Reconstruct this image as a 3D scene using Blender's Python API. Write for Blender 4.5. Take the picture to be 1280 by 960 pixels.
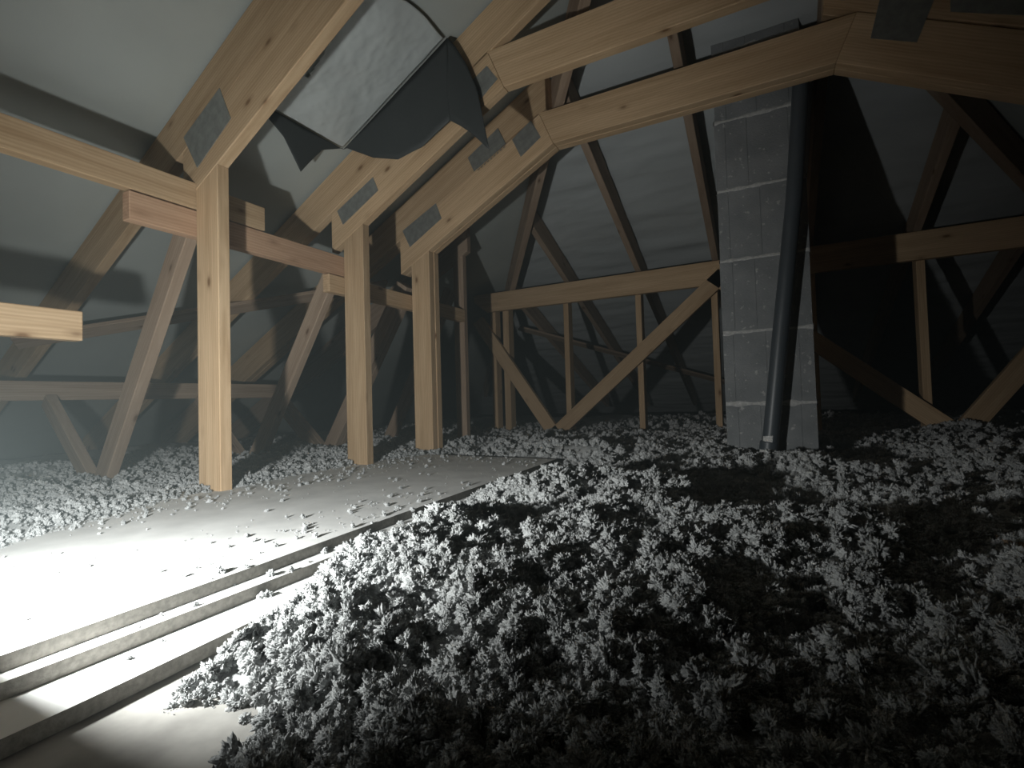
import bpy, bmesh, math, random
import numpy as np
from mathutils import Vector, Matrix, noise as mnoise

for o in list(bpy.data.objects):
    bpy.data.objects.remove(o, do_unlink=True)
SC = bpy.context.scene
COL = SC.collection
random.seed(7)
RNG = np.random.default_rng(7)

# ------------------------------------------------------------------ camera
CAM_H, YAW, PITCH, ROLL = 0.30, 0.4798, 0.0303, -0.0288
def camera():
    cy, sy = math.cos(YAW), math.sin(YAW)
    right, fw, up = Vector((cy, sy, 0)), Vector((-sy, cy, 0)), Vector((0, 0, 1))
    d = fw*math.cos(PITCH) + up*math.sin(PITCH)
    u = up*math.cos(PITCH) - fw*math.sin(PITCH)
    a = right*math.cos(ROLL) + u*math.sin(ROLL)
    u = u*math.cos(ROLL) - right*math.sin(ROLL)
    cd = bpy.data.cameras.new('camera')
    cd.sensor_width = 36.0
    cd.lens = 622.63/1280*36
    cd.clip_start = 0.01
    co = bpy.data.objects.new('camera', cd)
    m = Matrix.Identity(4)
    for i in range(3):
        m[i][0], m[i][1], m[i][2] = a[i], u[i], -d[i]
    m[2][3] = CAM_H
    co.matrix_world = m
    COL.objects.link(co)
    SC.camera = co
camera()

# ------------------------------------------------------------------ world, lamp, exposure
W = bpy.data.worlds.new('world'); SC.world = W
W.use_nodes = True
W.node_tree.nodes['Background'].inputs[0].default_value = (0.45, 0.5, 0.55, 1)
W.node_tree.nodes['Background'].inputs[1].default_value = 0.0
# fine dust hanging in the lamp-lit air
hz = W.node_tree.nodes.new('ShaderNodeVolumeScatter')
hz.inputs['Color'].default_value = (0.80, 0.95, 0.97, 1)
hz.inputs['Density'].default_value = 0.026
hz.inputs['Anisotropy'].default_value = 0.0
W.node_tree.links.new(hz.outputs[0], W.node_tree.nodes['World Output'].inputs['Volume'])

LAMP = Vector((-0.89, 0.10, 0.205))
LAMP_DIR = Vector((-0.30, 1.0, -0.16)).normalized()
def lamp_light():
    ld = bpy.data.lights.new('work_lamp_beam', 'SPOT')
    ld.energy = 90
    ld.color = (0.965, 1.0, 0.98)
    ld.spot_size = math.radians(172)
    ld.spot_blend = 1.0
    ld.shadow_soft_size = 0.026
    lo = bpy.data.objects.new('work_lamp_beam', ld)
    lo.location = LAMP
    lo.rotation_euler = LAMP_DIR.to_track_quat('-Z', 'Y').to_euler()
    COL.objects.link(lo)
lamp_light()

vs = SC.view_settings
vs.view_transform = 'Standard'; vs.look = 'None'; vs.gamma = 1.0
vs.use_curve_mapping = False
vs.exposure = 0.0

# ------------------------------------------------------------------ materials
def new_mat(name):
    m = bpy.data.materials.new(name); m.use_nodes = True
    nt = m.node_tree
    return m, nt, nt.nodes['Principled BSDF']
def N(nt, t, **k):
    n = nt.nodes.new(t)
    for a, v in k.items():
        setattr(n, a, v)
    return n
def ramp(nt, stops, interp='LINEAR'):
    r = N(nt, 'ShaderNodeValToRGB'); r.color_ramp.interpolation = interp
    el = r.color_ramp.elements
    while len(el) < len(stops): el.new(0.5)
    for e, (p, c) in zip(el, stops):
        e.position = p; e.color = (*c, 1) if len(c) == 3 else c
    return r
def mapping(nt, src, scale):
    mp = N(nt, 'ShaderNodeMapping'); mp.inputs['Scale'].default_value = scale
    nt.links.new(src, mp.inputs['Vector']); return mp.outputs[0]
def mix(nt, a, b, fac, mode='MIX'):
    m = N(nt, 'ShaderNodeMix', data_type='RGBA', blend_type=mode)
    for i, v in ((6, a), (7, b)):
        if hasattr(v, 'is_linked') or hasattr(v, 'links'): nt.links.new(v, m.inputs[i])
        else: m.inputs[i].default_value = (*v, 1)
    if hasattr(fac, 'links'): nt.links.new(fac, m.inputs[0])
    else: m.inputs[0].default_value = fac
    return m.outputs[2]
def noise(nt, vec, scale, detail=3, rough=0.55, dist=0.0):
    n = N(nt, 'ShaderNodeTexNoise'); n.inputs['Scale'].default_value = scale
    n.inputs['Detail'].default_value = detail; n.inputs['Roughness'].default_value = rough
    n.inputs['Distortion'].default_value = dist
    nt.links.new(vec, n.inputs['Vector']); return n.outputs[0]
def bump(nt, bsdf, h, strength, dist):
    b = N(nt, 'ShaderNodeBump'); b.inputs['Strength'].default_value = strength
    b.inputs['Distance'].default_value = dist
    nt.links.new(h, b.inputs['Height']); nt.links.new(b.outputs[0], bsdf.inputs['Normal'])

def wood_mat(name, light, dark):
    m, nt, b = new_mat(name)
    tc = N(nt, 'ShaderNodeTexCoord'); oi = N(nt, 'ShaderNodeObjectInfo')
    add = N(nt, 'ShaderNodeVectorMath', operation='ADD')
    sc = N(nt, 'ShaderNodeVectorMath', operation='SCALE'); sc.inputs['Scale'].default_value = 37.0
    comb = N(nt, 'ShaderNodeCombineXYZ')
    for i in range(3): nt.links.new(oi.outputs['Random'], comb.inputs[i])
    nt.links.new(comb.outputs[0], sc.inputs[0])
    nt.links.new(tc.outputs['Object'], add.inputs[0]); nt.links.new(sc.outputs[0], add.inputs[1])
    v = add.outputs[0]
    # long streaks of grain
    g1 = noise(nt, mapping(nt, v, (1.6, 26, 26)), 1.0, 4, 0.6, 0.6)
    g2 = noise(nt, mapping(nt, v, (5.0, 150, 150)), 1.0, 2, 0.5)
    wv = N(nt, 'ShaderNodeTexWave', wave_type='BANDS', bands_direction='Z')
    wv.inputs['Scale'].default_value = 9; wv.inputs['Distortion'].default_value = 5
    wv.inputs['Detail'].default_value = 2; wv.inputs['Detail Scale'].default_value = 1.2
    nt.links.new(mapping(nt, v, (0.55, 3.0, 3.0)), wv.inputs['Vector'])
    r1 = ramp(nt, [(0.3, dark), (0.72, light)]); nt.links.new(g1, r1.inputs[0])
    r2 = ramp(nt, [(0.0, (0.80, 0.74, 0.66)), (1.0, (1.06, 1.04, 1.0))]); nt.links.new(wv.outputs[0], r2.inputs[0])
    c = mix(nt, r1.outputs[0], r2.outputs[0], 0.5, 'MULTIPLY')
    r3 = ramp(nt, [(0.35, (0.82, 0.78, 0.72)), (0.6, (1, 1, 1))]); nt.links.new(g2, r3.inputs[0])
    c = mix(nt, c, r3.outputs[0], 0.35, 'MULTIPLY')
    # knots
    vo = N(nt, 'ShaderNodeTexVoronoi', feature='F1', distance='EUCLIDEAN')
    vo.inputs['Scale'].default_value = 1.0; vo.inputs['Randomness'].default_value = 1.0
    nt.links.new(mapping(nt, v, (4.2, 9, 9)), vo.inputs['Vector'])
    kr = ramp(nt, [(0.045, (1, 1, 1)), (0.10, (0.25, 0.25, 0.25)), (0.19, (0, 0, 0))]); nt.links.new(vo.outputs['Distance'], kr.inputs[0])
    c = mix(nt, c, (dark[0]*0.42, dark[1]*0.33, dark[2]*0.25), kr.outputs[0])
    # per-piece tone
    hs = N(nt, 'ShaderNodeHueSaturation'); mr = N(nt, 'ShaderNodeMapRange')
    mr.inputs['To Min'].default_value = 0.86; mr.inputs['To Max'].default_value = 1.10
    nt.links.new(oi.outputs['Random'], mr.inputs[0]); nt.links.new(mr.outputs[0], hs.inputs['Value'])
    nt.links.new(c, hs.inputs['Color']); nt.links.new(hs.outputs[0], b.inputs['Base Color'])
    b.inputs['Roughness'].default_value = 0.72
    b.inputs['Specular IOR Level'].default_value = 0.25
    bump(nt, b, g2, 0.25, 0.0015)
    return m
WOOD = wood_mat('pine_timber', (0.61, 0.455, 0.295), (0.44, 0.305, 0.18))
WOOD_RED = wood_mat('pine_timber_reddish', (0.54, 0.365, 0.25), (0.40, 0.25, 0.16))
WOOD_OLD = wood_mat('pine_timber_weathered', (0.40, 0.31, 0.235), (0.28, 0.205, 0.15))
WOOD_END = wood_mat('pine_end_grain', (0.76, 0.60, 0.42), (0.64, 0.48, 0.32))

def membrane_mat(name, col, ripple):
    m, nt, b = new_mat(name)
    tc = N(nt, 'ShaderNodeTexCoord'); v = tc.outputs['Object']
    n1 = noise(nt, v, 1.1, 3); n2 = noise(nt, mapping(nt, v, ripple), 1.0, 4, 0.6)
    n3 = noise(nt, v, 260, 2)
    r = ramp(nt, [(0.3, tuple(x*0.88 for x in col)), (0.7, col)]); nt.links.new(n1, r.inputs[0])
    r2 = ramp(nt, [(0.35, (0.9, 0.9, 0.9)), (0.6, (1, 1, 1))]); nt.links.new(n2, r2.inputs[0])
    nt.links.new(mix(nt, r.outputs[0], r2.outputs[0], 0.6, 'MULTIPLY'), b.inputs['Base Color'])
    b.inputs['Roughness'].default_value = 0.6
    b.inputs['Specular IOR Level'].default_value = 0.3
    ad = N(nt, 'ShaderNodeMath', operation='MULTIPLY_ADD'); ad.inputs[1].default_value = 0.12
    nt.links.new(n3, ad.inputs[0]); nt.links.new(n2, ad.inputs[2])
    bump(nt, b, ad.outputs[0], 0.45, 0.006)
    return m
MEMB = membrane_mat('roof_underlay', (0.44, 0.475, 0.455), (3, 3, 3))
MEMB_HIP = membrane_mat('roof_underlay_rippled', (0.46, 0.495, 0.50), (1.6, 9, 9))
MEMB_SHEET = membrane_mat('loose_underlay_sheet', (0.52, 0.56, 0.555), (6, 6, 6))
MEMB_DARK = membrane_mat('underlay_dark_back', (0.045, 0.05, 0.05), (8, 8, 8))

def simple_mat(name, col, rough=0.6, metal=0.0, var=0.2, nscale=20, bstr=0.0, bdist=0.002):
    m, nt, b = new_mat(name)
    tc = N(nt, 'ShaderNodeTexCoord')
    n1 = noise(nt, tc.outputs['Object'], nscale, 4)
    r = ramp(nt, [(0.3, tuple(x*(1-var) for x in col)), (0.7, tuple(min(1, x*(1+var*0.4)) for x in col))])
    nt.links.new(n1, r.inputs[0]); nt.links.new(r.outputs[0], b.inputs['Base Color'])
    b.inputs['Roughness'].default_value = rough; b.inputs['Metallic'].default_value = metal
    if bstr: bump(nt, b, n1, bstr, bdist)
    return m
PLATE = simple_mat('galvanised_plate', (0.30, 0.31, 0.29), 0.55, 0.55, 0.25, 30)
BOARD = simple_mat('dusty_chipboard', (0.76, 0.76, 0.745), 0.85, 0, 0.16, 9, 0.3, 0.002)
BOARD_EDGE = simple_mat('chipboard_edge', (0.25, 0.235, 0.21), 0.9, 0, 0.3, 120, 0.5, 0.002)
MORTAR = simple_mat('mortar', (0.46, 0.46, 0.45), 0.95, 0, 0.3, 90, 0.6, 0.004)
PIPE = simple_mat('dark_grey_plastic', (0.062, 0.074, 0.084), 0.42, 0, 0.1, 8)
PAPER = simple_mat('label_paper', (0.72, 0.72, 0.70), 0.7, 0, 0.25, 220)
WHITE = simple_mat('white_plastic', (0.78, 0.78, 0.76), 0.5, 0, 0.05, 20)
BLACK = simple_mat('black_plastic', (0.02, 0.02, 0.02), 0.5, 0, 0.1, 20)
FLOORM = simple_mat('bare_subfloor', (0.40, 0.385, 0.36), 0.9, 0, 0.3, 14, 0.3, 0.002)

def block_mat():
    m, nt, b = new_mat('chimney_block')
    tc = N(nt, 'ShaderNodeTexCoord'); v = tc.outputs['Object']
    n1 = noise(nt, v, 9, 4); n2 = noise(nt, v, 150, 3); n3 = noise(nt, v, 42, 4, 0.6)
    r = ramp(nt, [(0.3, (0.165, 0.175, 0.18)), (0.7, (0.23, 0.24, 0.245))]); nt.links.new(n1, r.inputs[0])
    r3 = ramp(nt, [(0.62, (0, 0, 0)), (0.68, (0.8, 0.8, 0.8))]); nt.links.new(n3, r3.inputs[0])
    nt.links.new(mix(nt, r.outputs[0], (0.42, 0.42, 0.41), r3.outputs[0]), b.inputs['Base Color'])
    b.inputs['Roughness'].default_value = 0.95
    bump(nt, b, n2, 0.6, 0.004)
    return m
BLOCK = block_mat()

def wool_mat():
    m, nt, b = new_mat('blown_wool')
    tc = N(nt, 'ShaderNodeTexCoord'); oi = N(nt, 'ShaderNodeObjectInfo'); ge = N(nt, 'ShaderNodeNewGeometry')
    n1 = noise(nt, ge.outputs['Position'], 60, 4, 0.65); n2 = noise(nt, ge.outputs['Position'], 420, 3, 0.7)
    r = ramp(nt, [(0.25, (0.52, 0.535, 0.535)), (0.75, (0.70, 0.71, 0.705))]); nt.links.new(n1, r.inputs[0])
    r2 = ramp(nt, [(0.3, (0.75, 0.75, 0.75)), (0.6, (1, 1, 1))]); nt.links.new(n2, r2.inputs[0])
    c = mix(nt, r.outputs[0], r2.outputs[0], 0.8, 'MULTIPLY')
    hs = N(nt, 'ShaderNodeHueSaturation'); mr = N(nt, 'ShaderNodeMapRange')
    mr.inputs['To Min'].default_value = 0.8; mr.inputs['To Max'].default_value = 1.08
    nt.links.new(oi.outputs['Random'], mr.inputs[0]); nt.links.new(mr.outputs[0], hs.inputs['Value'])
    nt.links.new(c, hs.inputs['Color']); nt.links.new(hs.outputs[0], b.inputs['Base Color'])
    b.inputs['Roughness'].default_value = 0.95; b.inputs['Specular IOR Level'].default_value = 0.1
    bump(nt, b, n2, 0.9, 0.004)
    return m
WOOL = wool_mat()

# ------------------------------------------------------------------ helpers
def link(o, parent=None):
    COL.objects.link(o)
    if parent is not None: o.parent = parent
    return o
def tag(o, label=None, cat=None, group=None, kind=None):
    if label: o['label'] = label
    if cat: o['category'] = cat
    if group: o['group'] = group
    if kind: o['kind'] = kind
    return o
def thing(name, loc, label, cat, group=None):
    e = bpy.data.objects.new(name, None); e.location = loc; e.empty_display_size = 0.05
    COL.objects.link(e)
    bpy.context.view_layer.update()
    return tag(e, label, cat, group)
def mesh_obj(name, verts, faces, mat, parent=None, M=None, smooth=False, bevel=0.0):
    me = bpy.data.meshes.new(name)
    me.from_pydata([tuple(v) for v in verts], [], faces); me.validate(); me.update()
    bm = bmesh.new(); bm.from_mesh(me)
    bmesh.ops.recalc_face_normals(bm, faces=bm.faces); bm.to_mesh(me); bm.free()
    for mm in (mat if isinstance(mat, (list, tuple)) else [mat]): me.materials.append(mm)
    if smooth:
        for p in me.polygons: p.use_smooth = True
    o = bpy.data.objects.new(name, me)
    link(o, parent)
    M = M or Matrix.Identity(4)
    if parent is not None: M = Matrix.Translation(-parent.location) @ M
    o.matrix_local = M
    if bevel:
        md = o.modifiers.new('bevel', 'BEVEL'); md.width = bevel; md.segments = 1; md.limit_method = 'ANGLE'
    return o
def prism(name, poly, a0, a1, mat, parent=None, axis='Y', grain=None, bevel=0.0025):
    """poly in the (h, z) plane, extruded along axis from a0 to a1; grain = direction in that plane that becomes local x"""
    p0 = poly[0]
    if grain is None:
        best = max(range(len(poly)), key=lambda i: math.dist(poly[i], poly[(i+1) % len(poly)]))
        a, b = poly[best], poly[(best+1) % len(poly)]; grain = (b[0]-a[0], b[1]-a[1])
    g = Vector(grain).normalized(); n = Vector((-g[1], g[0]))
    loc = [((p[0]-p0[0])*g[0]+(p[1]-p0[1])*g[1], (p[0]-p0[0])*n[0]+(p[1]-p0[1])*n[1]) for p in poly]
    k = len(poly)
    vs_ = [(u, 0, w) for u, w in loc] + [(u, a1-a0, w) for u, w in loc]
    fs = [tuple(range(k)), tuple(range(2*k-1, k-1, -1))] + [(i, (i+1) % k, (i+1) % k+k, i+k) for i in range(k)]
    if axis == 'Y': ex, ey, ez, org = Vector((g[0], 0, g[1])), Vector((0, 1, 0)), Vector((n[0], 0, n[1])), Vector((p0[0], a0, p0[1]))
    else: ex, ey, ez, org = Vector((0, g[0], g[1])), Vector((1, 0, 0)), Vector((0, n[0], n[1])), Vector((a0, p0[0], p0[1]))
    M = Matrix.Identity(4)
    for i in range(3): M[i][0], M[i][1], M[i][2], M[i][3] = ex[i], ey[i], ez[i], org[i]
    return mesh_obj(name, vs_, fs, mat, parent, M, bevel=bevel)
def strip(p, q, w):
    """four corners of a straight board of width w between p and q in a plane"""
    d = Vector((q[0]-p[0], q[1]-p[1])).normalized(); n = Vector((-d[1], d[0]))*w/2
    return [(p[0]-n[0], p[1]-n[1]), (q[0]-n[0], q[1]-n[1]), (q[0]+n[0], q[1]+n[1]), (p[0]+n[0], p[1]+n[1])]
def beam(name, p, q, thick, depth, mat, parent=None, upv=(0, 0, 1), bevel=0.0025):
    """board from p to q: centreline of its TOP face, depth hangs along -up"""
    p, q = Vector(p), Vector(q); L = (q-p).length
    ex = (q-p)/L; ey = Vector(upv).cross(ex).normalized(); ez = ex.cross(ey)
    vs_ = [(x, y, z) for x in (0, L) for y in (-thick/2, thick/2) for z in (-depth, 0)]
    fs = [(0, 1, 3, 2), (4, 6, 7, 5), (0, 4, 5, 1), (2, 3, 7, 6), (0, 2, 6, 4), (1, 5, 7, 3)]
    M = Matrix.Identity(4)
    for i in range(3): M[i][0], M[i][1], M[i][2], M[i][3] = ex[i], ey[i], ez[i], p[i]
    return mesh_obj(name, vs_, fs, mat, parent, M, bevel=bevel)

# numpy value noise
def vnoise(x, y, seed=0):
    xi, yi = np.floor(x).astype(np.int64), np.floor(y).astype(np.int64)
    fx, fy = x-xi, y-yi
    fx, fy = fx*fx*fx*(fx*(fx*6-15)+10), fy*fy*fy*(fy*(fy*6-15)+10)
    def hsh(a, b):
        h = (a*374761393 + b*668265263 + seed*2147483647) & 0xFFFFFFFF
        h = ((h ^ (h >> 13))*1274126177) & 0xFFFFFFFF
        return ((h ^ (h >> 16)) & 0xFFFF)/65535.0
    a, b, c, d = hsh(xi, yi), hsh(xi+1, yi), hsh(xi, yi+1), hsh(xi+1, yi+1)
    return (a*(1-fx)+b*fx)*(1-fy)+(c*(1-fx)+d*fx)*fy
def fbm(x, y, octs=4, seed=0, gain=0.5):
    s, a, t = 0, 1.0, 0
    for i in range(octs):
        s = s + a*(vnoise(x*2**i+17.3*i, y*2**i-9.1*i, seed+i)-0.5)*2; t += a; a *= gain
    return s/t

# ------------------------------------------------------------------ the roof: left slope, far hip slope, right slope
SL, HS = 0.53, 0.38
def zl(x): return 2.545 + SL*x
def zr(x): return 2.25 - SL*x
def zh(y): return 2.971 - HS*y
def xl(y): return (zh(y)-2.545)/SL          # left hip line
def xr(y): return (2.25-zh(y))/SL           # right hip line
XC = -0.278; YR = 1.508
def grid_sheet(name, f, nu, nv, mat):
    u, v = np.meshgrid(np.linspace(0, 1, nu), np.linspace(0, 1, nv), indexing='ij')
    P = f(u, v).reshape(-1, 3)
    i, j = np.meshgrid(np.arange(nu-1), np.arange(nv-1), indexing='ij')
    a = (i*nv+j).ravel(); F = np.stack([a, a+1, a+nv+1, a+nv], 1)
    me = bpy.data.meshes.new(name); me.from_pydata(P.tolist(), [], F.tolist()); me.materials.append(mat)
    for p in me.polygons: p.use_smooth = True
    o = bpy.data.objects.new(name, me); COL.objects.link(o)
    return tag(o, kind='structure')
TY = [-0.12, 1.104, 1.833, 2.369, 2.95]
def left_sheet(u, v):
    y = -1.6 + u*9.2
    xm = np.where(y < YR, XC, xl(y))
    x = -4.9 + v*(xm+4.9)
    sag = np.full_like(y, 1.0)
    for t in TY: sag = np.minimum(sag, np.abs(y-t-0.022)/0.25)
    z = zl(x) + 0.012 - 0.010*np.clip(sag, 0, 1) + 0.006*fbm(x*2.2, y*2.2, 4, 3) + 0.002*fbm(x*12, y*12, 3, 5)
    return np.stack([x, y, z], -1)
def hip_sheet(u, v):
    y = YR + u*(7.75-YR)
    a, b = xl(y), xr(y); x = a + v*(b-a)
    z = zh(y) + 0.012 + 0.012*fbm(x*1.3, y*7.5, 4, 11) + 0.005*fbm(x*5+y*2, y*22, 3, 13)
    return np.stack([x, y, z], -1)
def right_sheet(u, v):
    y = -1.6 + u*9.2
    xm = np.where(y < YR, XC, xr(y)); x = 4.3 + v*(xm-4.3)
    z = zr(x) + 0.012 + 0.006*fbm(x*2.2, y*2.2, 4, 23)
    return np.stack([x, y, z], -1)
tag(grid_sheet('ceiling', left_sheet, 260, 150, MEMB), 'pale grey roofing underlay on the long left roof slope')
tag(grid_sheet('ceiling', hip_sheet, 260, 150, MEMB_HIP), 'rippled pale underlay on the hip slope behind the chimney')
tag(grid_sheet('ceiling', right_sheet, 160, 80, MEMB), 'shadowed underlay on the right roof slope')
fl = mesh_obj('floor', [(-5, -1.6, -0.11), (4.4, -1.6, -0.11), (4.4, 7.8, -0.11), (-5, 7.8, -0.11),
                        (-5, -1.6, -0.068), (4.4, -1.6, -0.068), (4.4, 7.8, -0.068), (-5, 7.8, -0.068)],
              [(0, 1, 2, 3), (4, 5, 6, 7), (0, 1, 5, 4), (1, 2, 6, 5), (2, 3, 7, 6), (3, 0, 4, 7)], FLOORM)
tag(fl, 'dusty bare ceiling boards under the loose insulation', kind='structure')

# ------------------------------------------------------------------ trusses
PLY = 0.045
def plate(parent, poly, yf, tilt=None):
    o = prism('nail_plate', poly, yf-0.0022, yf+0.0003, PLATE, parent, bevel=0)
    o['label'] = 'grey pressed steel nail plate'
    if tilt: o.matrix_local = o.matrix_local @ Matrix.Rotation(tilt, 4, 'X')
    return o
def truss(Y, label, plies=1, side_r=True, group='roof trusses with posts along the board walkway'):
    t = thing('roof_truss', (-1.83, Y, 0), label, 'truss', group)
    hz = zh(Y+PLY*plies)
    for k in range(plies):
        y0, y1 = Y + k*(PLY+0.0015), Y + k*(PLY+0.0015) + PLY
        # left top chord, cut by ridge or hip
        xt = XC if Y < YR else (hz-0.015-2.545)/SL
        dz = 0.006
        prism('top_chord', [(-4.6, zl(-4.6)-dz-0.205), (xt, zl(xt)-dz-0.205), (xt, zl(xt)-dz), (-4.6, zl(-4.6)-dz)], y0, y1, WOOD, t)
        prism('inner_chord', [(-1.975, 2.125-SL*1.975), (-0.953, 1.62), (-1.028, 1.80), (-1.975, 2.333-SL*1.975)], y0, y1, WOOD, t)
        prism('collar_beam', [(-0.952, 1.62), (0.283, 1.62), (0.36, 1.80), (-1.027, 1.80)], y0, y1, WOOD, t)
        sh = 0.0 if k == 0 else 0.004
        prism('post', [(-1.893, -0.02), (-1.762+sh, -0.02), (-1.762+sh, 2.125-SL*1.762), (-1.893, 2.125-SL*1.893)], y0, y1, WOOD, t, grain=(0, 1))
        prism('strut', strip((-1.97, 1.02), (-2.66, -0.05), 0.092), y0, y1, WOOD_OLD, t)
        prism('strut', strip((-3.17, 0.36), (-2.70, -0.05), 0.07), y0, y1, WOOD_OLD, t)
        if side_r:
            xa = XC if Y < YR else (0.25 if plies > 1 else -0.05)
            top = min(zr(xa)-dz, hz-0.02)
            prism('top_chord', [(xa, zr(xa)-0.255), (3.9, zr(3.9)-0.21), (3.9, zr(3.9)-dz), ((2.25-dz-top)/SL, top), (xa, top)], y0, y1, WOOD, t, grain=(1, -SL))
            prism('inner_chord', [(0.283, 1.62), (1.46, 1.77-SL*1.46), (1.46, 1.99-SL*1.46), (0.36, 1.80)], y0, y1, WOOD, t, grain=(1, -SL))
            prism('post', [(1.25, -0.02), (1.385, -0.02), (1.385, 1.77-SL*1.385), (1.25, 1.77-SL*1.25)], y0, y1, WOOD, t, grain=(0, 1))
            prism('strut', strip((1.42, 0.98), (2.1, -0.05), 0.092), y0, y1, WOOD_OLD, t)
    return t
T0 = truss(-0.12, 'pine roof truss behind the work lamp, end of the low brace board', group=None)
T1 = truss(1.104, 'pine roof truss whose post stands on the boards beside the hanging underlay sheet')
T2 = truss(1.833, 'single-ply pine roof truss between the hanging underlay sheet and the double-ply truss')
T3 = truss(2.369, 'double-ply pine roof truss with collar beam passing in front of the chimney', plies=2)
plate(T1, [(-1.74, 1.464), (-1.677, 1.333), (-1.881, 1.203), (-1.967, 1.342)], 1.104)
plate(T2, [(-1.686, 1.404), (-1.655, 1.332), (-1.892, 1.208), (-1.931, 1.285)], 1.833)
plate(T2, [(-1.031, 1.736), (-0.981, 1.662), (-1.066, 1.601), (-1.106, 1.696)], 1.833)
plate(T3, [(-1.70, 1.46), (-1.663, 1.363), (-1.899, 1.233), (-1.953, 1.342)], 2.369)
plate(T3, [(-1.271, 1.783), (-1.225, 1.685), (-1.43, 1.581), (-1.469, 1.669)], 2.363)
plate(T3, [(-1.074, 1.773), (-1.02, 1.668), (-1.14, 1.594), (-1.189, 1.70)], 2.369)
plate(T3, [(0.445, 1.86), (0.608, 1.776), (0.541, 1.608), (0.399, 1.676)], 2.369)
plate(T3, [(0.645, 1.761), (0.842, 1.662), (0.84, 1.596), (0.643, 1.687)], 2.369)

# teeth of the plate that has sprung loose
teeth_v, teeth_f = [], []
for i in range(9):
    t = i/8; px, pz = -1.235+(-1.40+1.235)*t, 1.672+(1.588-1.672)*t
    b0 = len(teeth_v); teeth_v += [(px-.006, 2.3608, pz-.003), (px+.006, 2.3608, pz+.003), (px+.004, 2.352, pz-.016), (px, 2.362, pz-.004)]
    teeth_f += [(b0, b0+1, b0+2), (b0, b0+2, b0+3), (b0+1, b0+3, b0+2), (b0, b0+3, b0+1)]
mesh_obj('plate_teeth', teeth_v, teeth_f, PLATE, T3)
# jack truss between the double truss and the lattice girder
TJ = thing('jack_truss', (-1.83, 2.95, 0), 'half-hidden dark truss with single post behind the double-ply truss', 'truss')
yj = 2.95
xt = -1.86
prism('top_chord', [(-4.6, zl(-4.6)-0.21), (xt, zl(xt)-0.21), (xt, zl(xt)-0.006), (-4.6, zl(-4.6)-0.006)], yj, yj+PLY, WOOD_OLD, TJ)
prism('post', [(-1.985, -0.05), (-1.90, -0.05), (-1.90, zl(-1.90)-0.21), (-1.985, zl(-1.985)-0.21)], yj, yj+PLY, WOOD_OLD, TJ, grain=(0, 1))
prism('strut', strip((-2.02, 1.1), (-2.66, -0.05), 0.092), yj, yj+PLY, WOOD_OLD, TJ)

# lattice girder across the far end
Y4 = 3.9
G = thing('lattice_girder', (-0.3, Y4, 0), 'far lattice girder with wooden top beam, diagonals and thin studs behind the chimney', 'truss')
prism('top_beam', [(-2.27, 1.094), (1.86, 1.094), (1.82, 1.274), (-2.405, 1.262), (-2.40, 1.2)], Y4, Y4+PLY, WOOD, G)
prism('bottom_beam', [(-2.6, -0.066), (2.0, -0.066), (2.0, 0.005), (-2.6, 0.005)], Y4, Y4+PLY, WOOD_OLD, G)
for p, q in (((-0.245, 1.19), (-1.665, -0.03)), ((-2.37, 1.03), (-1.61, -0.05)), ((-0.375, 1.19), (1.03, -0.03)), ((1.80, 1.10), (0.96, -0.05))):
    prism('diagonal', strip(p, q, 0.112), Y4-0.002, Y4+PLY-0.002, WOOD, G)
for x, w in ((-2.23, .05), (-2.10, .06), (-1.52, .045), (-0.908, .045), (-0.348, .045), (0.27, .045), (0.86, .045), (1.45, .045)):
    prism('stud', [(x-w/2, -0.05), (x+w/2, -0.05), (x+w/2, 1.26), (x-w/2, 1.26)], Y4+PLY+0.001, Y4+PLY+0.096, WOOD, G, grain=(0, 1))

# hip rafters and jack rafters of the far slope
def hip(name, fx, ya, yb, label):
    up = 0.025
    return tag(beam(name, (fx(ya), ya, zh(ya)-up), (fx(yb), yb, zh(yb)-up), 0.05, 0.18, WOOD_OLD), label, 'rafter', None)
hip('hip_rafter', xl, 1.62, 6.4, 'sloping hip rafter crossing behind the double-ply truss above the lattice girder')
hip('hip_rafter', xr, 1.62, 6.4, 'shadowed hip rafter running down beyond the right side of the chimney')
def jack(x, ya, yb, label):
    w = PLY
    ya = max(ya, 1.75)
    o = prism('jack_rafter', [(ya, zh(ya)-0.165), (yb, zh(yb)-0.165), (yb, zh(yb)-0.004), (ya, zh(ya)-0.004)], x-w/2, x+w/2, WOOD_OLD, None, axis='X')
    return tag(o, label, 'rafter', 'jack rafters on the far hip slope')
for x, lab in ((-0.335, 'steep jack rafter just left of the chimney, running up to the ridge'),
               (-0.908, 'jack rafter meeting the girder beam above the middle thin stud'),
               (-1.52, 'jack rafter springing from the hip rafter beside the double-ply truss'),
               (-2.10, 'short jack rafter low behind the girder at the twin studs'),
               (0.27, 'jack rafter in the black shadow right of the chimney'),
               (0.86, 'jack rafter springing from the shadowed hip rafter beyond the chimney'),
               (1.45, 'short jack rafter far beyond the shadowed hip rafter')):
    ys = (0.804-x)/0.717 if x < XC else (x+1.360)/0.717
    jack(x, ys+0.06, 7.0, lab)

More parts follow.
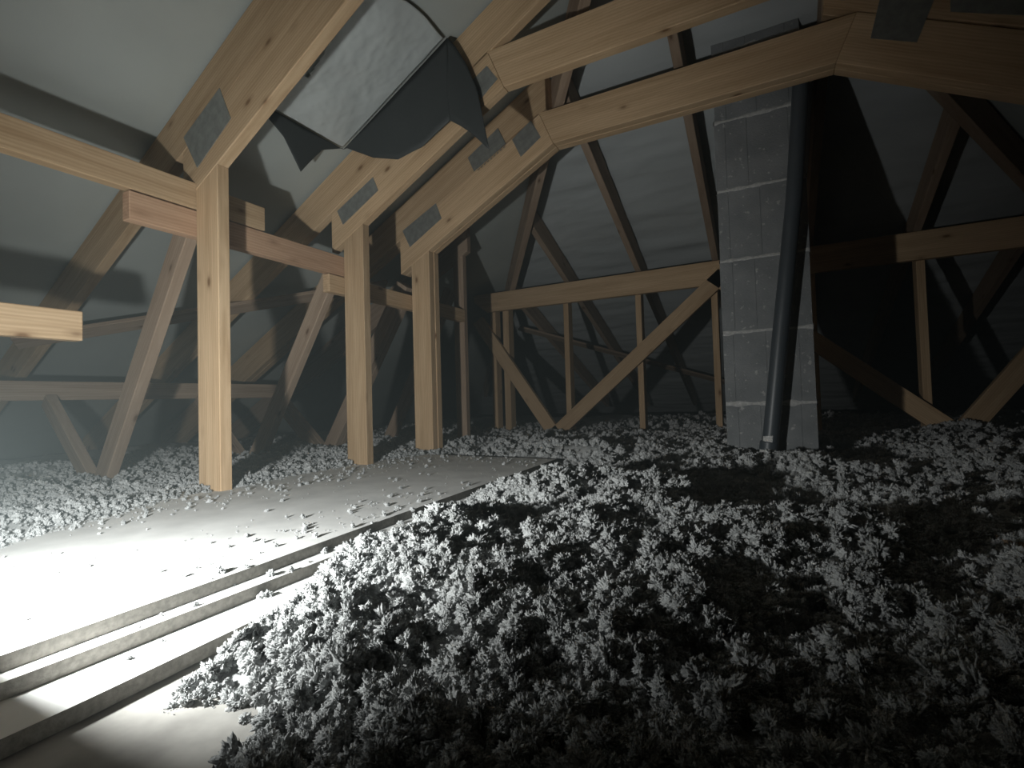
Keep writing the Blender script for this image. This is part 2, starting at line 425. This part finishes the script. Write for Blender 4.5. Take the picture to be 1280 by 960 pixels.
# brace boards nailed along the posts, lapped
def brace(y0, y1, z0, z1, label, mat=WOOD, x=-1.918, th=0.045):
    o = beam('brace_board', (x, y0, z1), (x, y1, z1), th, z1-z0, mat)
    return tag(o, label, 'board', 'brace boards along the backs of the posts')
brace(-0.35, 1.395, 1.05, 1.150, 'upper brace board running to the post beside the hanging sheet')
brace(0.885, 1.876, 0.945, 1.044, 'middle brace board with reddish face between the two front posts', WOOD_RED)
brace(1.74, 2.96, 0.853, 0.941, 'lowest brace board ending past the double-ply post')
brace(-0.35, 0.757, 0.520, 0.612, 'short low brace board with sawn end sticking in beside the dark eaves')
# diagonal wind braces under the rafters, eaves plank
def on_left(x, y, d): return (x, y, zl(x)-d)
o = beam('wind_brace', on_left(-3.18, 1.0, .214), on_left(-2.30, 2.6, .214), 0.095, 0.022, WOOD_OLD, upv=(-SL, 0, 1)); tag(o, 'thin diagonal wind brace nailed under the rafters at the dark eaves', 'board')
o = beam('wind_brace', (-2.30, 4.62, zh(4.62)-.169), (-0.45, 6.25, zh(6.25)-.169), 0.08, 0.022, WOOD_OLD, upv=(0, HS, 1)); tag(o, 'thin diagonal wind brace under the jack rafters behind the lattice girder', 'board')
o = beam('eaves_plank', (-3.2, -0.3, 0.455), (-3.2, 2.46, 0.455), 0.04, 0.095, WOOD_OLD); tag(o, 'low horizontal eaves plank across the raking struts in the haze', 'board')

# ------------------------------------------------------------------ chimney of stacked blocks
CX0, CX1, CYF, CYB = -0.197, 0.177, 2.60, 2.97
C = thing('chimney', ((CX0+CX1)/2, (CYF+CYB)/2, 0), 'grey block chimney with pale mortar joints rising through the hip slope', 'chimney')
zj = [-0.066, 0.247, 0.588, 0.934, 1.276, 1.615, 1.955, 2.12]
def block(z0, z1, seed):
    r = random.Random(seed)
    gro = [CX0+0.052+r.uniform(-.006, .006), CX0+0.148+r.uniform(-.006, .006), CX0+0.185, CX1-0.058+r.uniform(-.006, .006)]
    gro = [gro[0], gro[1+seed % 2], gro[3]]
    pts = [(CX0, CYF)]
    for g in gro: pts += [(g-0.0022, CYF), (g-0.0010, CYF+0.0022), (g+0.0010, CYF+0.0022), (g+0.0022, CYF)]
    pts += [(CX1, CYF), (CX1, CYB), (CX0, CYB)]
    n = len(pts); j = r.uniform(-.0025, .0025)
    v = [(x+j, y+j, z0+0.006) for x, y in pts] + [(x+j, y+j, z1-0.006) for x, y in pts]
    f = [tuple(range(n-1, -1, -1)), tuple(range(n, 2*n))] + [(i, (i+1) % n, (i+1) % n+n, i+n) for i in range(n)]
    return mesh_obj('block', v, f, BLOCK, C)
for i in range(len(zj)-1):
    block(zj[i], zj[i+1], i)
    if i:
        # mortar bed: irregular line squeezed out of the joint
        r = random.Random(50+i); n = 46
        v, f = [], []
        for side in range(4):
            ax = [(CX0, CYF, CX1, CYF), (CX1, CYF, CX1, CYB), (CX1, CYB, CX0, CYB), (CX0, CYB, CX0, CYF)][side]
            out = [(0, -1), (1, 0), (0, 1), (-1, 0)][side]
            b = len(v)
            for k in range(n+1):
                t = k/n; x = ax[0]+(ax[2]-ax[0])*t; y = ax[1]+(ax[3]-ax[1])*t
                s = mnoise.noise((t*6, i*7.7, side*3.1)); pr = 0.0016+0.006*max(0, s+0.15); h = 0.009+0.014*max(0, s+0.25)
                off = 0.003*mnoise.noise((t*14, i*3.3, side))
                for zz, oo in ((-h, -.004), (-h*.5, pr), (h*.4, pr), (h, -.004)):
                    v.append((x+out[0]*oo, y+out[1]*oo, zj[i]+zz+off))
            for k in range(n):
                for q in range(3):
                    a = b+k*4+q; f.append((a, a+4, a+5, a+1))
        o = mesh_obj('mortar_joint', v, f, MORTAR, C, smooth=True)
        core = [(x, y, z) for z in (zj[i]-.007, zj[i]+.007) for x, y in ((CX0+.004, CYF+.004), (CX1-.004, CYF+.004), (CX1-.004, CYB-.004), (CX0+.004, CYB-.004))]
        mesh_obj('mortar_bed', core, [(0, 3, 2, 1), (4, 5, 6, 7), (0, 1, 5, 4), (1, 2, 6, 5), (2, 3, 7, 6), (3, 0, 4, 7)], MORTAR, C)

# ------------------------------------------------------------------ drain pipe in front of the chimney
def tube(name, pts, rads, mat, parent, seg=28):
    v, f = [], []
    P = [Vector(p) for p in pts]
    for i, p in enumerate(P):
        d = (P[min(i+1, len(P)-1)]-P[max(i-1, 0)]).normalized()
        a = d.cross(Vector((0, 1, 0))).normalized(); b = d.cross(a)
        for k in range(seg):
            t = 2*math.pi*k/seg; v.append(p + (a*math.cos(t)+b*math.sin(t))*rads[i])
    for i in range(len(P)-1):
        for k in range(seg):
            f.append((i*seg+k, i*seg+(k+1) % seg, (i+1)*seg+(k+1) % seg, (i+1)*seg+k))
    f.append(tuple(range(seg))[::-1]); f.append(tuple(range((len(P)-1)*seg, len(P)*seg)))
    o = mesh_obj(name, v, f, mat, parent, smooth=True)
    md = o.modifiers.new('edges', 'EDGE_SPLIT'); md.split_angle = math.radians(35)
    return o
PY = 2.515
PP = thing('drain_pipe', (-0.025, PY, 0.0), 'dark grey plastic drain pipe leaning up against the block chimney', 'pipe')
RP = 0.033
path = [(-0.024, .02), (-0.009, .12), (0.017, .33), (0.044, .55), (0.083, .85), (0.120, 1.14), (0.145, 1.40), (0.168, 1.66), (0.176, 1.76), (0.180, 1.80)]
tube('pipe_shaft', [(x, PY, z) for x, z in path], [RP]*len(path), PIPE, PP)
tube('pipe_socket', [(-0.030, PY, -0.03), (-0.0265, PY, .002), (-0.0215, PY, .050), (-0.0185, PY, .074), (-0.018, PY, .078)], [RP+.005, RP+.005, RP+.005, RP+.005, RP+.0005], PIPE, PP)
def pipe_label(x, z, ang, w, h, r, tilt):
    # small printed label wrapped on the pipe wall
    v, f = [], []; n = 6
    for k in range(n+1):
        t = ang + (k/n-0.5)*w/r
        for s in (-.5, .5):
            zz = s*h + (k/n-.5)*tilt
            v.append((x+math.sin(t)*(r+.0008)+zz*0.1, PY-math.cos(t)*(r+.0008), z+zz))
    for k in range(n): f.append((2*k, 2*k+2, 2*k+3, 2*k+1))
    o = mesh_obj('label', v, f, LABELM, PP, smooth=True); o['label'] = 'small white printed sticker'
def label_mat():
    m, nt, b = new_mat('printed_label')
    tc = N(nt, 'ShaderNodeTexCoord')
    br = N(nt, 'ShaderNodeTexNoise'); br.inputs['Scale'].default_value = 420
    nt.links.new(tc.outputs['Object'], br.inputs['Vector'])
    r = ramp(nt, [(0.42, (0.25, 0.25, 0.25)), (0.5, (0.62, 0.62, 0.6))]); nt.links.new(br.outputs[0], r.inputs[0])
    nt.links.new(r.outputs[0], b.inputs['Base Color']); b.inputs['Roughness'].default_value = 0.6
    return m
LABELM = label_mat()
pipe_label(-0.0155, 0.087, -0.30, 0.042, 0.034, RP, 0.003)
pipe_label(-0.0235, 0.030, -0.75, 0.030, 0.026, RP+.005, -0.003)

# ------------------------------------------------------------------ loose underlay sheet hanging between two trusses
def hanging_sheet():
    t = thing('underlay_sheet', (-1.5, 1.56, 1.5), 'loose pale underlay sheet with dark folded flaps hanging between the two front trusses', 'sheet')
    xa, xb, ya, yb = -1.815, -1.195, 1.19, 1.765
    def zp(x): return zl(x) - 0.026
    nu, nv = 90, 80
    v, f, keep = [], [], []
    for i in range(nu+1):
        for j in range(nv+1):
            u, w = i/nu, j/nv
            y = ya + (yb-ya)*w
            xe = xb - 0.035*math.sin(math.pi*w) - 0.02*math.sin(7*w)
            x = xa + (xe-xa)*u
            s = 0.012*mnoise.fractal((x*5, y*5, 1.3), 0.8, 2.1, 4) + 0.007*abs(mnoise.noise((x*9+y*12, y*7-x*6, 4.0)))
            edge = min(u, 1-u, w, 1-w)*8
            z = zp(x) + s*min(1, edge+0.2) - 0.012*math.sin(math.pi*u)*math.sin(math.pi*w)
            # a tear along the truss side: it opens towards the ridge, its lip bends down
            ys = 1.412 - 0.20*(x+1.66)
            gap = max(0.0, (x+1.655)*0.13)
            if x > -1.66:
                dl = y - ys
                if 0 <= dl < 0.03: z -= 0.014*(1-dl/0.03)*min(1, gap*40)
            keep.append(not (x > -1.655 and ys-gap < y < ys))
            v.append((x, y, z))
    for i in range(nu):
        for j in range(nv):
            a = i*(nv+1)+j; q = (a, a+1, a+nv+2, a+nv+1)
            if all(keep[k] for k in q): f.append(q)
    o = mesh_obj('sheet', v, f, MEMB_SHEET, t, Matrix.Identity(4), smooth=True)
    o.modifiers.new('thick', 'SOLIDIFY').thickness = 0.0015
    def flap(top, bot, n=26, seed=0):
        vv, ff, m = [], [], 10
        L = lambda P, s: Vector(P[0]) if s <= 0 else None
        def along(P, s):
            k = s*(len(P)-1); a = min(int(k), len(P)-2); return Vector(P[a]).lerp(Vector(P[a+1]), k-a)
        for i in range(n+1):
            s = i/n; A, B = along(top, s), along(bot, s)
            for j in range(m+1):
                q = j/m; p = A.lerp(B, q)
                k = mnoise.noise((p.x*9, p.y*9, p.z*4+seed))*0.010*math.sin(q*math.pi*.75)
                p += Vector((k*0.5, k, 0)); vv.append(p)
        for i in range(n):
            for j in range(m):
                a = i*(m+1)+j; ff.append((a, a+1, a+m+2, a+m+1))
        o = mesh_obj('folded_flap', vv, ff, MEMB_DARK, t, smooth=True)
        o.modifiers.new('thick', 'SOLIDIFY').thickness = 0.0015
        o['label'] = 'dark grey reverse side hanging down'
    # flap along the low end (runs in y)
    z0 = zp(-1.83)+.004
    flap([(-1.825, 1.338, z0), (-1.825, 1.44, z0), (-1.825, 1.54, z0), (-1.825, 1.66, z0), (-1.825, 1.775, z0)],
         [(-1.83, 1.346, 1.524), (-1.835, 1.443, 1.466), (-1.84, 1.537, 1.350), (-1.835, 1.655, 1.500), (-1.83, 1.777, 1.560)], 28, 1)
    # long flap facing the walkway (runs up the slope)
    yy = 1.778
    flap([(-1.825, yy, z0), (-1.65, yy, zp(-1.65)), (-1.50, yy, zp(-1.50)), (-1.36, yy, zp(-1.36)), (-1.195, yy, zp(-1.195))],
         [(-1.82, 1.785, 1.565), (-1.645, 1.792, 1.473), (-1.500, 1.796, 1.430), (-1.362, 1.795, 1.450), (-1.197, 1.788, 1.523)], 40, 2)
    # torn flap at the high corner with a long point
    flap([(-1.195, yy, zp(-1.195)), (-1.160, 1.785, 1.84), (-1.112, 1.792, 1.752), (-1.06, 1.796, 1.62)],
         [(-1.197, 1.788, 1.523), (-1.145, 1.792, 1.485), (-1.100, 1.796, 1.445), (-1.010, 1.800, 1.350)], 20, 3)
hanging_sheet()

# ------------------------------------------------------------------ floor boards (stacked sheets beside the posts)
def sheet_board(name, pts, ztop, th, label):
    n = len(pts)
    v = [(x, y, ztop-th) for x, y in pts] + [(x, y, ztop) for x, y in pts]
    f = [tuple(range(n-1, -1, -1)), tuple(range(n, 2*n))] + [(i, (i+1) % n, (i+1) % n+n, i+n) for i in range(n)]
    o = mesh_obj(name, v, f, [BOARD, BOARD_EDGE], bevel=0)
    for p in o.data.polygons:
        if abs(p.normal.z) < 0.5: p.material_index = 1
    return tag(o, label, 'board', 'stepped chipboard sheets of the walkway')
sheet_board('floor_board', [(-2.02, -0.4), (-0.855, -0.4), (-0.862, 0.27), (-0.875, 0.62), (-0.900, 1.05), (-0.948, 2.266), (-1.22, 2.28), (-2.02, 2.30)], 0.0, 0.0215, 'wide dusty walkway board on top of the stack, lamp-lit beside the posts')
sheet_board('floor_board', [(-2.02, -0.4), (-0.825, -0.4), (-0.832, 0.30), (-0.838, 0.72), (-0.850, 1.2), (-0.912, 2.05), (-1.9, 2.05)], -0.022, 0.0215, 'middle board of the walkway stack, showing a narrow lit strip')
sheet_board('floor_board', [(-2.02, -0.4), (-0.730, -0.4), (-0.738, 0.28), (-0.752, 0.50), (-0.772, 0.75), (-0.80, 1.4), (-1.9, 1.4)], -0.044, 0.0215, 'lowest board of the walkway stack, partly buried in loose insulation')

o = beam('shading_board', (-1.30, 0.173, 0.104), (-0.665, 0.173, 0.104), 0.02, 0.104, WOOD_OLD)  # unseen board, added to keep lamp light off the near corner
tag(o, 'added out-of-view board that shades the near end of the walkway from the work lamp', 'board')

# ------------------------------------------------------------------ blown insulation (stuff)
def clump(i):
    bm = bmesh.new(); bmesh.ops.create_icosphere(bm, subdivisions=5, radius=1.0)
    s = 13.7*i
    for v in bm.verts:
        p = v.co.copy()
        a = mnoise.fractal(p*1.3+Vector((s, 0, 0)), 0.7, 2.0, 3)
        b = abs(mnoise.noise(p*3.1+Vector((0, s, 0))))
        c = mnoise.noise(p*7.5+Vector((0, 0, s)))
        d = mnoise.noise(p*15+Vector((s, s, 0)))
        e = mnoise.noise(p*29+Vector((0, s, s)))
        v.co = p*(0.70 + 0.45*a - 0.42*b + 0.36*max(c, -0.2) + 0.20*d + 0.13*e)
        v.co.z *= 0.8
    me = bpy.data.meshes.new('wool_clump'); bm.to_mesh(me); bm.free(); me.materials.append(WOOL)
    for p in me.polygons: p.use_smooth = True
    return bpy.data.objects.new('wool_clump', me)
CLUMPS = bpy.data.collections.new('wool_clumps')
for i in range(9): CLUMPS.objects.link(clump(i))

def gn_group():
    g = bpy.data.node_groups.new('scatter_clumps', 'GeometryNodeTree')
    g.interface.new_socket('Geometry', in_out='INPUT', socket_type='NodeSocketGeometry')
    g.interface.new_socket('Geometry', in_out='OUTPUT', socket_type='NodeSocketGeometry')
    nd, lk = g.nodes, g.links
    gi, go = nd.new('NodeGroupInput'), nd.new('NodeGroupOutput')
    ci = nd.new('GeometryNodeCollectionInfo'); ci.inputs['Collection'].default_value = CLUMPS
    ci.inputs['Separate Children'].default_value = True; ci.inputs['Reset Children'].default_value = True
    def attr(n, t):
        a = nd.new('GeometryNodeInputNamedAttribute'); a.data_type = t; a.inputs['Name'].default_value = n; return a.outputs['Attribute']
    sep = nd.new('GeometryNodeSeparateGeometry'); sep.domain = 'POINT'
    lk.new(gi.outputs[0], sep.inputs['Geometry']); lk.new(attr('is_clump', 'BOOLEAN'), sep.inputs['Selection'])
    ip = nd.new('GeometryNodeInstanceOnPoints')
    lk.new(sep.outputs['Selection'], ip.inputs['Points']); lk.new(ci.outputs[0], ip.inputs['Instance'])
    ip.inputs['Pick Instance'].default_value = True
    lk.new(attr('pick', 'INT'), ip.inputs['Instance Index'])
    lk.new(attr('rot', 'FLOAT_VECTOR'), ip.inputs['Rotation']); lk.new(attr('scl', 'FLOAT_VECTOR'), ip.inputs['Scale'])
    jn = nd.new('GeometryNodeJoinGeometry')
    lk.new(sep.outputs['Inverted'], jn.inputs[0]); lk.new(ip.outputs[0], jn.inputs[0])
    lk.new(jn.outputs[0], go.inputs[0])
    return g
GN = gn_group()

def stuff(name, V, F, pts, scl, label, seed):
    n0, n1 = len(V), len(pts); r = np.random.default_rng(seed)
    me = bpy.data.meshes.new(name)
    allv = np.concatenate([np.asarray(V, float).reshape(-1, 3), pts]).astype(np.float32)
    me.vertices.add(len(allv)); me.vertices.foreach_set('co', allv.ravel())
    if len(F):
        F = np.asarray(F, np.int32)
        me.loops.add(F.size); me.loops.foreach_set('vertex_index', F.ravel())
        me.polygons.add(len(F)); me.polygons.foreach_set('loop_start', np.arange(0, F.size, 4, dtype=np.int32))
        me.polygons.foreach_set('use_smooth', np.ones(len(F), bool))
    me.update(calc_edges=True)
    me.materials.append(WOOL)
    a = me.attributes.new('is_clump', 'BOOLEAN', 'POINT'); a.data.foreach_set('value', np.concatenate([np.zeros(n0, bool), np.ones(n1, bool)]))
    a = me.attributes.new('pick', 'INT', 'POINT'); a.data.foreach_set('value', np.concatenate([np.zeros(n0), r.integers(0, 9, n1)]).astype(np.int32))
    rot = np.zeros((n0+n1, 3)); rot[n0:] = r.uniform(0, 6.283, (n1, 3))
    a = me.attributes.new('rot', 'FLOAT_VECTOR', 'POINT'); a.data.foreach_set('vector', rot.astype(np.float32).ravel())
    sc = np.zeros((n0+n1, 3)); sc[n0:] = scl[:, None]*r.uniform(0.75, 1.3, (n1, 3))
    a = me.attributes.new('scl', 'FLOAT_VECTOR', 'POINT'); a.data.foreach_set('vector', sc.astype(np.float32).ravel())
    o = bpy.data.objects.new(name, me); COL.objects.link(o)
    o.modifiers.new('scatter', 'NODES').node_group = GN
    return tag(o, label, 'insulation', kind='stuff')

def poly_sd(px, py, poly):
    """signed distance, positive inside"""
    d = np.full(px.shape, 1e9); ins = np.zeros(px.shape, bool); n = len(poly)
    for i in range(n):
        (ax, ay), (bx, by) = poly[i], poly[(i+1) % n]
        ex, ey = bx-ax, by-ay
        t = np.clip(((px-ax)*ex+(py-ay)*ey)/(ex*ex+ey*ey), 0, 1)
        d = np.minimum(d, np.hypot(px-ax-t*ex, py-ay-t*ey))
        c = ((ay > py) != (by > py)) & (px < (bx-ax)*(py-ay)/(by-ay+1e-12)+ax)
        ins ^= c
    return np.where(ins, d, -d)
R_POLY = [(-0.50, -0.6), (-0.515, 0.291), (-0.525, 0.315), (-0.545, 0.354), (-0.585, 0.374), (-0.63, 0.372), (-0.672, 0.33), (-0.69, 0.315), (-0.715, 0.403),
          (-0.752, 0.551), (-0.815, 0.70), (-0.868, 0.80), (-0.862, 1.0), (-0.885, 1.3), (-0.930, 2.24), (-1.0, 2.31), (-1.30, 2.33), (-1.72, 2.30),
          (-1.70, 7.2), (3.95, 7.2), (3.95, -0.6)]
L_POLY = [(-1.45, -0.6), (-1.50, 0.42), (-1.59, 0.56), (-1.66, 0.74), (-1.775, 1.02), (-1.755, 1.19), (-1.80, 1.58), (-1.79, 2.0), (-1.73, 2.27), (-1.66, 2.32), (-1.66, 7.2), (-4.5, 7.2), (-4.5, -0.6)]
def smooth(t): t = np.clip(t, 0, 1); return t*t*(3-2*t)
def h_right(x, y, sd):
    base = -0.066 + 0.040*smooth(sd/0.07) + 0.034*smooth((sd-0.05)/0.22) + 0.010*smooth((sd-0.25)/0.5)
    lump = 0.058*fbm(x/0.36, y/0.36, 2, 31) + 0.034*fbm(x/0.12, y/0.12, 2, 41) + 0.014*fbm(x/0.035, y/0.035, 3, 51)
    flat = np.exp(-(((x+0.02)/0.30)**2+((y-2.48)/0.20)**2))
    far = np.where(y > 3.0, 0.55, 1.0)
    near = -0.030*smooth((0.55-y)/0.4)
    return (base + lump*far*(0.25+0.75*smooth(sd/0.22))*smooth(sd/0.05+0.15) + near)*(1-0.8*flat) + flat*(-0.012-0.05*(x-0.02)) + 0.05*np.exp(-(((x+1.63)/0.22)**2+((y-3.84)/0.12)**2)) + 0.05*np.exp(-(((x-1.0)/0.22)**2+((y-3.84)/0.12)**2))
def h_left(x, y, sd):
    base = -0.004 + 0.022*smooth(sd/0.10) + 0.012*smooth((sd-0.2)/0.5)
    return base + (0.030*fbm(x/0.35, y/0.35, 2, 61) + 0.016*fbm(x/0.09, y/0.09, 3, 71))*smooth(sd/0.12+0.05)
def surface(poly, hf, xs, ys):
    X, Y = np.meshgrid(xs, ys, indexing='ij'); sd = poly_sd(X, Y, poly)
    Z = hf(X, Y, sd) - 0.010; nv = len(ys)
    i, j = np.meshgrid(np.arange(len(xs)-1), np.arange(nv-1), indexing='ij')
    a = (i*nv+j); Q = np.stack([a, a+nv, a+nv+1, a+1], -1).reshape(-1, 4)
    ok = (sd.ravel()[Q] > -0.004).all(1); Q = Q[ok]
    used = np.unique(Q); remap = np.full(X.size, -1); remap[used] = np.arange(len(used))
    return np.stack([X, Y, Z], -1).reshape(-1, 3)[used], remap[Q]
def scatter(poly, hf, zones, seed, lo=-0.15, hi=0.55):
    r = np.random.default_rng(seed); P, S = [], []
    for (x0, x1, y0, y1, n, s0, s1) in zones:
        x, y = r.uniform(x0, x1, n), r.uniform(y0, y1, n); sd = poly_sd(x, y, poly)
        k = sd > -0.012 + 0.014*r.random(n)
        x, y, sd = x[k], y[k], sd[k]
        s = s0 + (s1-s0)*r.random(len(x))**2.0
        s *= 0.6 + 0.4*np.clip(sd/0.05, 0, 1)
        z = hf(x, y, sd) + s*r.uniform(lo, hi, len(x))
        P.append(np.stack([x, y, z], 1)); S.append(s)
    return np.concatenate(P), np.concatenate(S)

xs = np.concatenate([np.arange(-1.75, -1.0, .02), np.arange(-1.0, 1.0, .008), np.arange(1.0, 4.2, .035)])
ys = np.concatenate([np.arange(-0.6, 0.1, .03), np.arange(0.1, 2.4, .008), np.arange(2.4, 4.2, .02), np.arange(4.2, 7.6, .06)])
V, F = surface(R_POLY, h_right, xs, ys)
P, S = scatter(R_POLY, h_right, [
    (-1.0, 0.8, 0.1, 1.3, 20000, .004, .017),
    (-1.0, 0.8, 0.1, 1.3, 900, .015, .024),
    (-1.0, 1.4, 1.3, 2.4, 13000, .006, .021),
    (0.8, 2.6, 0.3, 2.4, 7000, .008, .028),
    (-1.75, 2.4, 2.4, 4.2, 12000, .008, .027),
    (-1.75, 3.0, 4.2, 6.5, 3000, .015, .04)], 3)
k = ~((P[:, 0] > CX0-.01) & (P[:, 0] < CX1+.01) & (P[:, 1] > CYF-.005) & (P[:, 1] < CYB+.01))
stuff('loose_insulation', V, F, P[k], S[k], 'heaped loose grey blown insulation covering the floor up to the chimney', 5)
xs = np.concatenate([np.arange(-4.9, -2.6, .05), np.arange(-2.6, -1.44, .012)])
ys = np.concatenate([np.arange(-0.6, 0.2, .04), np.arange(0.2, 2.5, .012), np.arange(2.5, 7.6, .06)])
V, F = surface(L_POLY, h_left, xs, ys)
P, S = scatter(L_POLY, h_left, [(-2.3, -1.4, 0.1, 2.5, 13000, .003, .012), (-2.3, -1.4, 0.1, 2.5, 900, .010, .020), (-3.6, -2.3, 0.1, 2.5, 5000, .006, .018), (-3.6, -1.6, 2.5, 5.0, 3000, .012, .03)], 9, -0.45, 0.3)
k = ~((P[:, 0] > -1.91) & (P[:, 0] < -1.745) & (P[:, 2] < 0.2) & ((np.abs(P[:, 1]-1.126) < .03) | (np.abs(P[:, 1]-1.855) < .03) | (np.abs(P[:, 1]-2.414) < .055)))
stuff('loose_insulation', V, F, P[k], S[k], 'hazy loose insulation under the dark eaves behind the posts', 6)
# crumbs on the boards
r = np.random.default_rng(21)
n = 2400
cx, cy = r.uniform(-1.75, -0.9, n), r.uniform(0.3, 2.25, n)
wgt = 0.10 + 0.9*np.exp(-((cx+0.98)/0.13)**2)*np.exp(-((cy-1.0)/0.30)**2) + 0.8*np.exp(-((cx+1.66)/0.10)**2) + 0.35*np.exp(-((cy-2.2)/0.12)**2)
k = (r.random(n) < wgt) & (cx < -0.885-0.03*cy)
cx, cy = cx[k], cy[k]; cs = 0.0018 + 0.007*r.random(len(cx))**3
# ledges
m = 150
lx, ly = r.uniform(-0.90, -0.80, m), 0.35 + 1.6*r.random(m)**0.7
top = np.where(lx < -0.868-0.035*np.clip(ly-.3, 0, 2), 0.0, np.where(lx < -0.838, -0.022, -0.044))
ls = 0.003 + 0.012*r.random(m)**2
P = np.concatenate([np.stack([cx, cy, cs*0.5], 1), np.stack([lx, ly, top+ls*0.4], 1)]); S = np.concatenate([cs, ls])
stuff('insulation_crumbs', np.zeros((0, 3)), [], P, S, 'scattered crumbs of insulation lying on the walkway boards', 8)

# ------------------------------------------------------------------ small strays
def stick():
    pts = [(-0.605, 1.80, 0.028), (-0.56, 1.785, 0.036), (-0.51, 1.782, 0.034), (-0.465, 1.79, 0.024)]
    o = tube('plastic_strip', pts, [.0045, .0055, .0055, .0045], WHITE, None, 8)
    tag(o, 'thin white strip lying on the insulation past the walkway end', 'strip')
stick()
o = beam('buried_plank', (0.335, 0.72, 0.030), (0.355, 1.16, 0.042), 0.04, 0.10, WOOD_OLD)
tag(o, 'dark plank edge sunk in shadowed insulation far from the lamp', 'board')

# ------------------------------------------------------------------ the work lamp itself (stands behind its own beam)
def work_lamp():
    t = thing('work_lamp', (LAMP.x, LAMP.y-0.06, 0), 'small black work lamp standing on the walkway boards', 'lamp')
    q = LAMP_DIR.to_track_quat('-Z', 'Y').to_matrix().to_4x4()
    def boxl(name, sx, sy, z0, z1, mat):
        v = [(x*sx, y*sy, z) for z in (z0, z1) for x, y in ((-1, -1), (1, -1), (1, 1), (-1, 1))]
        return mesh_obj(name, v, [(0, 1, 2, 3), (4, 5, 6, 7), (0, 1, 5, 4), (1, 2, 6, 5), (2, 3, 7, 6), (3, 0, 4, 7)], mat, t, Matrix.Translation(LAMP) @ q, bevel=.004)
    boxl('housing', .065, .045, .032, .07, BLACK)
    boxl('front_glass', .058, .038, .028, .032, WHITE)
    # out-of-view flap added to the lamp to dim the right-hand side of the beam
    a0, a1 = LAMP+Vector((.034, .074, .000)), LAMP+Vector((.115, .030, -.004))
    v = [a0, a1, a1+Vector((.012, 0, .115)), a0+Vector((.004, 0, .115))]
    v = v + [p+Vector((.0012, .0018, 0)) for p in v]
    mesh_obj('shading_flap', v, [(0, 1, 2, 3), (4, 5, 6, 7), (0, 1, 5, 4), (1, 2, 6, 5), (2, 3, 7, 6), (3, 0, 4, 7)], BLACK, t)
    beam('stand_leg', LAMP+Vector((-.08, -.05, -.01)), (LAMP.x-.08, LAMP.y-.05, 0), .008, .02, BLACK, t, upv=(0, 1, 0))
    beam('stand_leg', LAMP+Vector((.08, -.05, -.01)), (LAMP.x+.08, LAMP.y-.05, 0), .008, .02, BLACK, t, upv=(0, 1, 0))
    beam('stand_foot', (LAMP.x-.09, LAMP.y-.05, .008), (LAMP.x+.09, LAMP.y-.05, .008), .05, .008, BLACK, t)
work_lamp()
